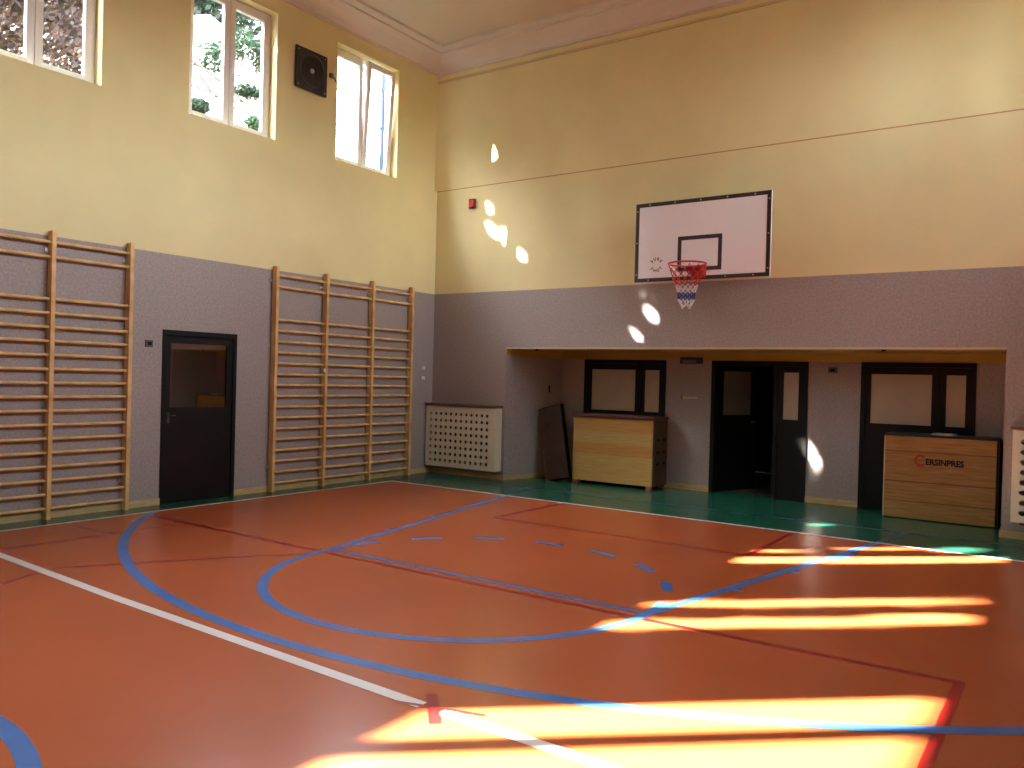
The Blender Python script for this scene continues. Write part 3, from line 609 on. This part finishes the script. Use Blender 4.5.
tree((-28, 10, -.21), [((-28, 9.5, 18.5), (3.0, 6.0, 3.0)), ((-28, 15, 18.3), (2.4, 4, 2.6)), ((-28, 5.0, 17), (2.5, 3, 3)), ((-27, 12.3, 21), (2, 5, 2.4))], 'tall dark tree rising behind the pale house', DL, .30, 2200, .4, 5)
tree((-9.2, 2.4, -.21), [((-9.0, 2.05, 9.30), (.5, .42, .42)), ((-9.2, 2.86, 9.85), (.5, .36, .48)), ((-8.9, 3.38, 9.66), (.4, .22, .45)), ((-9.0, 3.3, 7.9), (.35, .35, .25)), ((-9.0, 1.6, 7.9), (.35, .3, .18)), ((-9.0, 3.1, 8.7), (.5, .5, .12))], 'slender green tree in front of the pale house', leafmat('shaded_green_leaves', (.005, .009, .006), (.02, .045, .02), .12), .075, 520, .10, 9,
     [[(-9, 1.4, 8.95), (-9, 2.1, 8.75), (-9, 2.9, 8.4)], [(-9, 1.5, 8.8), (-9, 2.0, 8.35), (-9, 2.7, 8.15)], [(-9, 2.6, 8.35), (-9, 3.5, 7.95)]])
tree((-9.5, -2.2, -.21), [((-9.5, -2.2, 7.8), (2.2, 2.4, 2.8)), ((-9.5, -4.0, 9.0), (2, 2, 2)), ((-9.5, -.9, 9.4), (1.2, 1.0, 1.5))], 'dense bushy tree behind the near dark tree', leafmat('red_brown_leaves', (.01, .006, .006), (.10, .055, .03), .25), .10, 4500, .25, 11)
def pole():
    e = empty('utility_pole', (-11, 9.95, -.21), label='grey blue pole with wires seen through the third high window', cat='pole'); o = tuple(e.location)
    b = MB(); b.tube([(-11, 9.95, -.21), (-11, 9.95, 12.2)], .08, 10); b.build('pole', mat('grey_blue_pole', (.010, .014, .020), .8, spec=.05), e, o)
    for z0, z1 in ((11.2, 9.4), (9.9, 8.9)):
        pts = [(-11+.6*t, 9.95-8*t, z0+(z1-z0)*t-.9*t*(1-t)) for t in [i/12 for i in range(13)]]
        b = MB(); b.tube(pts, .028, 5); b.build('wire', BLK, e, o)
pole()

# unseen bushy masses added on both sides to block low sky light
def sky_blocker(x0, x1, y0, y1, zt, label):
    rnd = random.Random(31); b = MB(); nx, ny, nz = 4, 60, 10; P = {}
    def v(i, j, k):
        key = (i, j, k)
        if key not in P:
            q = Vector((x0+(x1-x0)*i/nx, y0+(y1-y0)*j/ny, -.21+(zt+.21)*k/nz))
            if k: q += Vector((rnd.uniform(-.3, .3), rnd.uniform(-.25, .25), rnd.uniform(-.35, .2)))
            P[key] = len(b.v); b.v.append(tuple(q))
        return P[key]
    F = []
    for j in range(ny):
        for k in range(nz): F += [(v(0, j, k), v(0, j+1, k), v(0, j+1, k+1), v(0, j, k+1)), (v(nx, j, k), v(nx, j, k+1), v(nx, j+1, k+1), v(nx, j+1, k))]
        for i in range(nx): F.append((v(i, j, nz), v(i, j+1, nz), v(i+1, j+1, nz), v(i+1, j, nz)))
    for i in range(nx):
        for k in range(nz): F += [(v(i, 0, k), v(i, 0, k+1), v(i+1, 0, k+1), v(i+1, 0, k)), (v(i, ny, k), v(i+1, ny, k), v(i+1, ny, k+1), v(i, ny, k+1))]
    b.f += F; b.mi += [0]*len(F); b.sm += [False]*len(F)
    return tag(b.build('sky_blocker', mat('sky_blocker_green', (.018, .03, .012), .8, noise=.4, nscale=3)), label, 'sky_blocker')
sky_blocker(-15.6, -14.2, -2.5, 16, 8.2, 'unseen dark mass added to block low sky light from the left windows')
sky_blocker(-15.8, -14.2, -48, -3.4, 13.6, 'unseen very tall mass added to block sky light at the left rear windows')
sky_blocker(24, 25.6, -8, 16, 6.4, 'unseen lower mass added to block low sky light from the right windows')
sky_blocker(18, 19.6, -48, -9, 13, 'unseen very tall mass added to block sky light at the right rear windows')
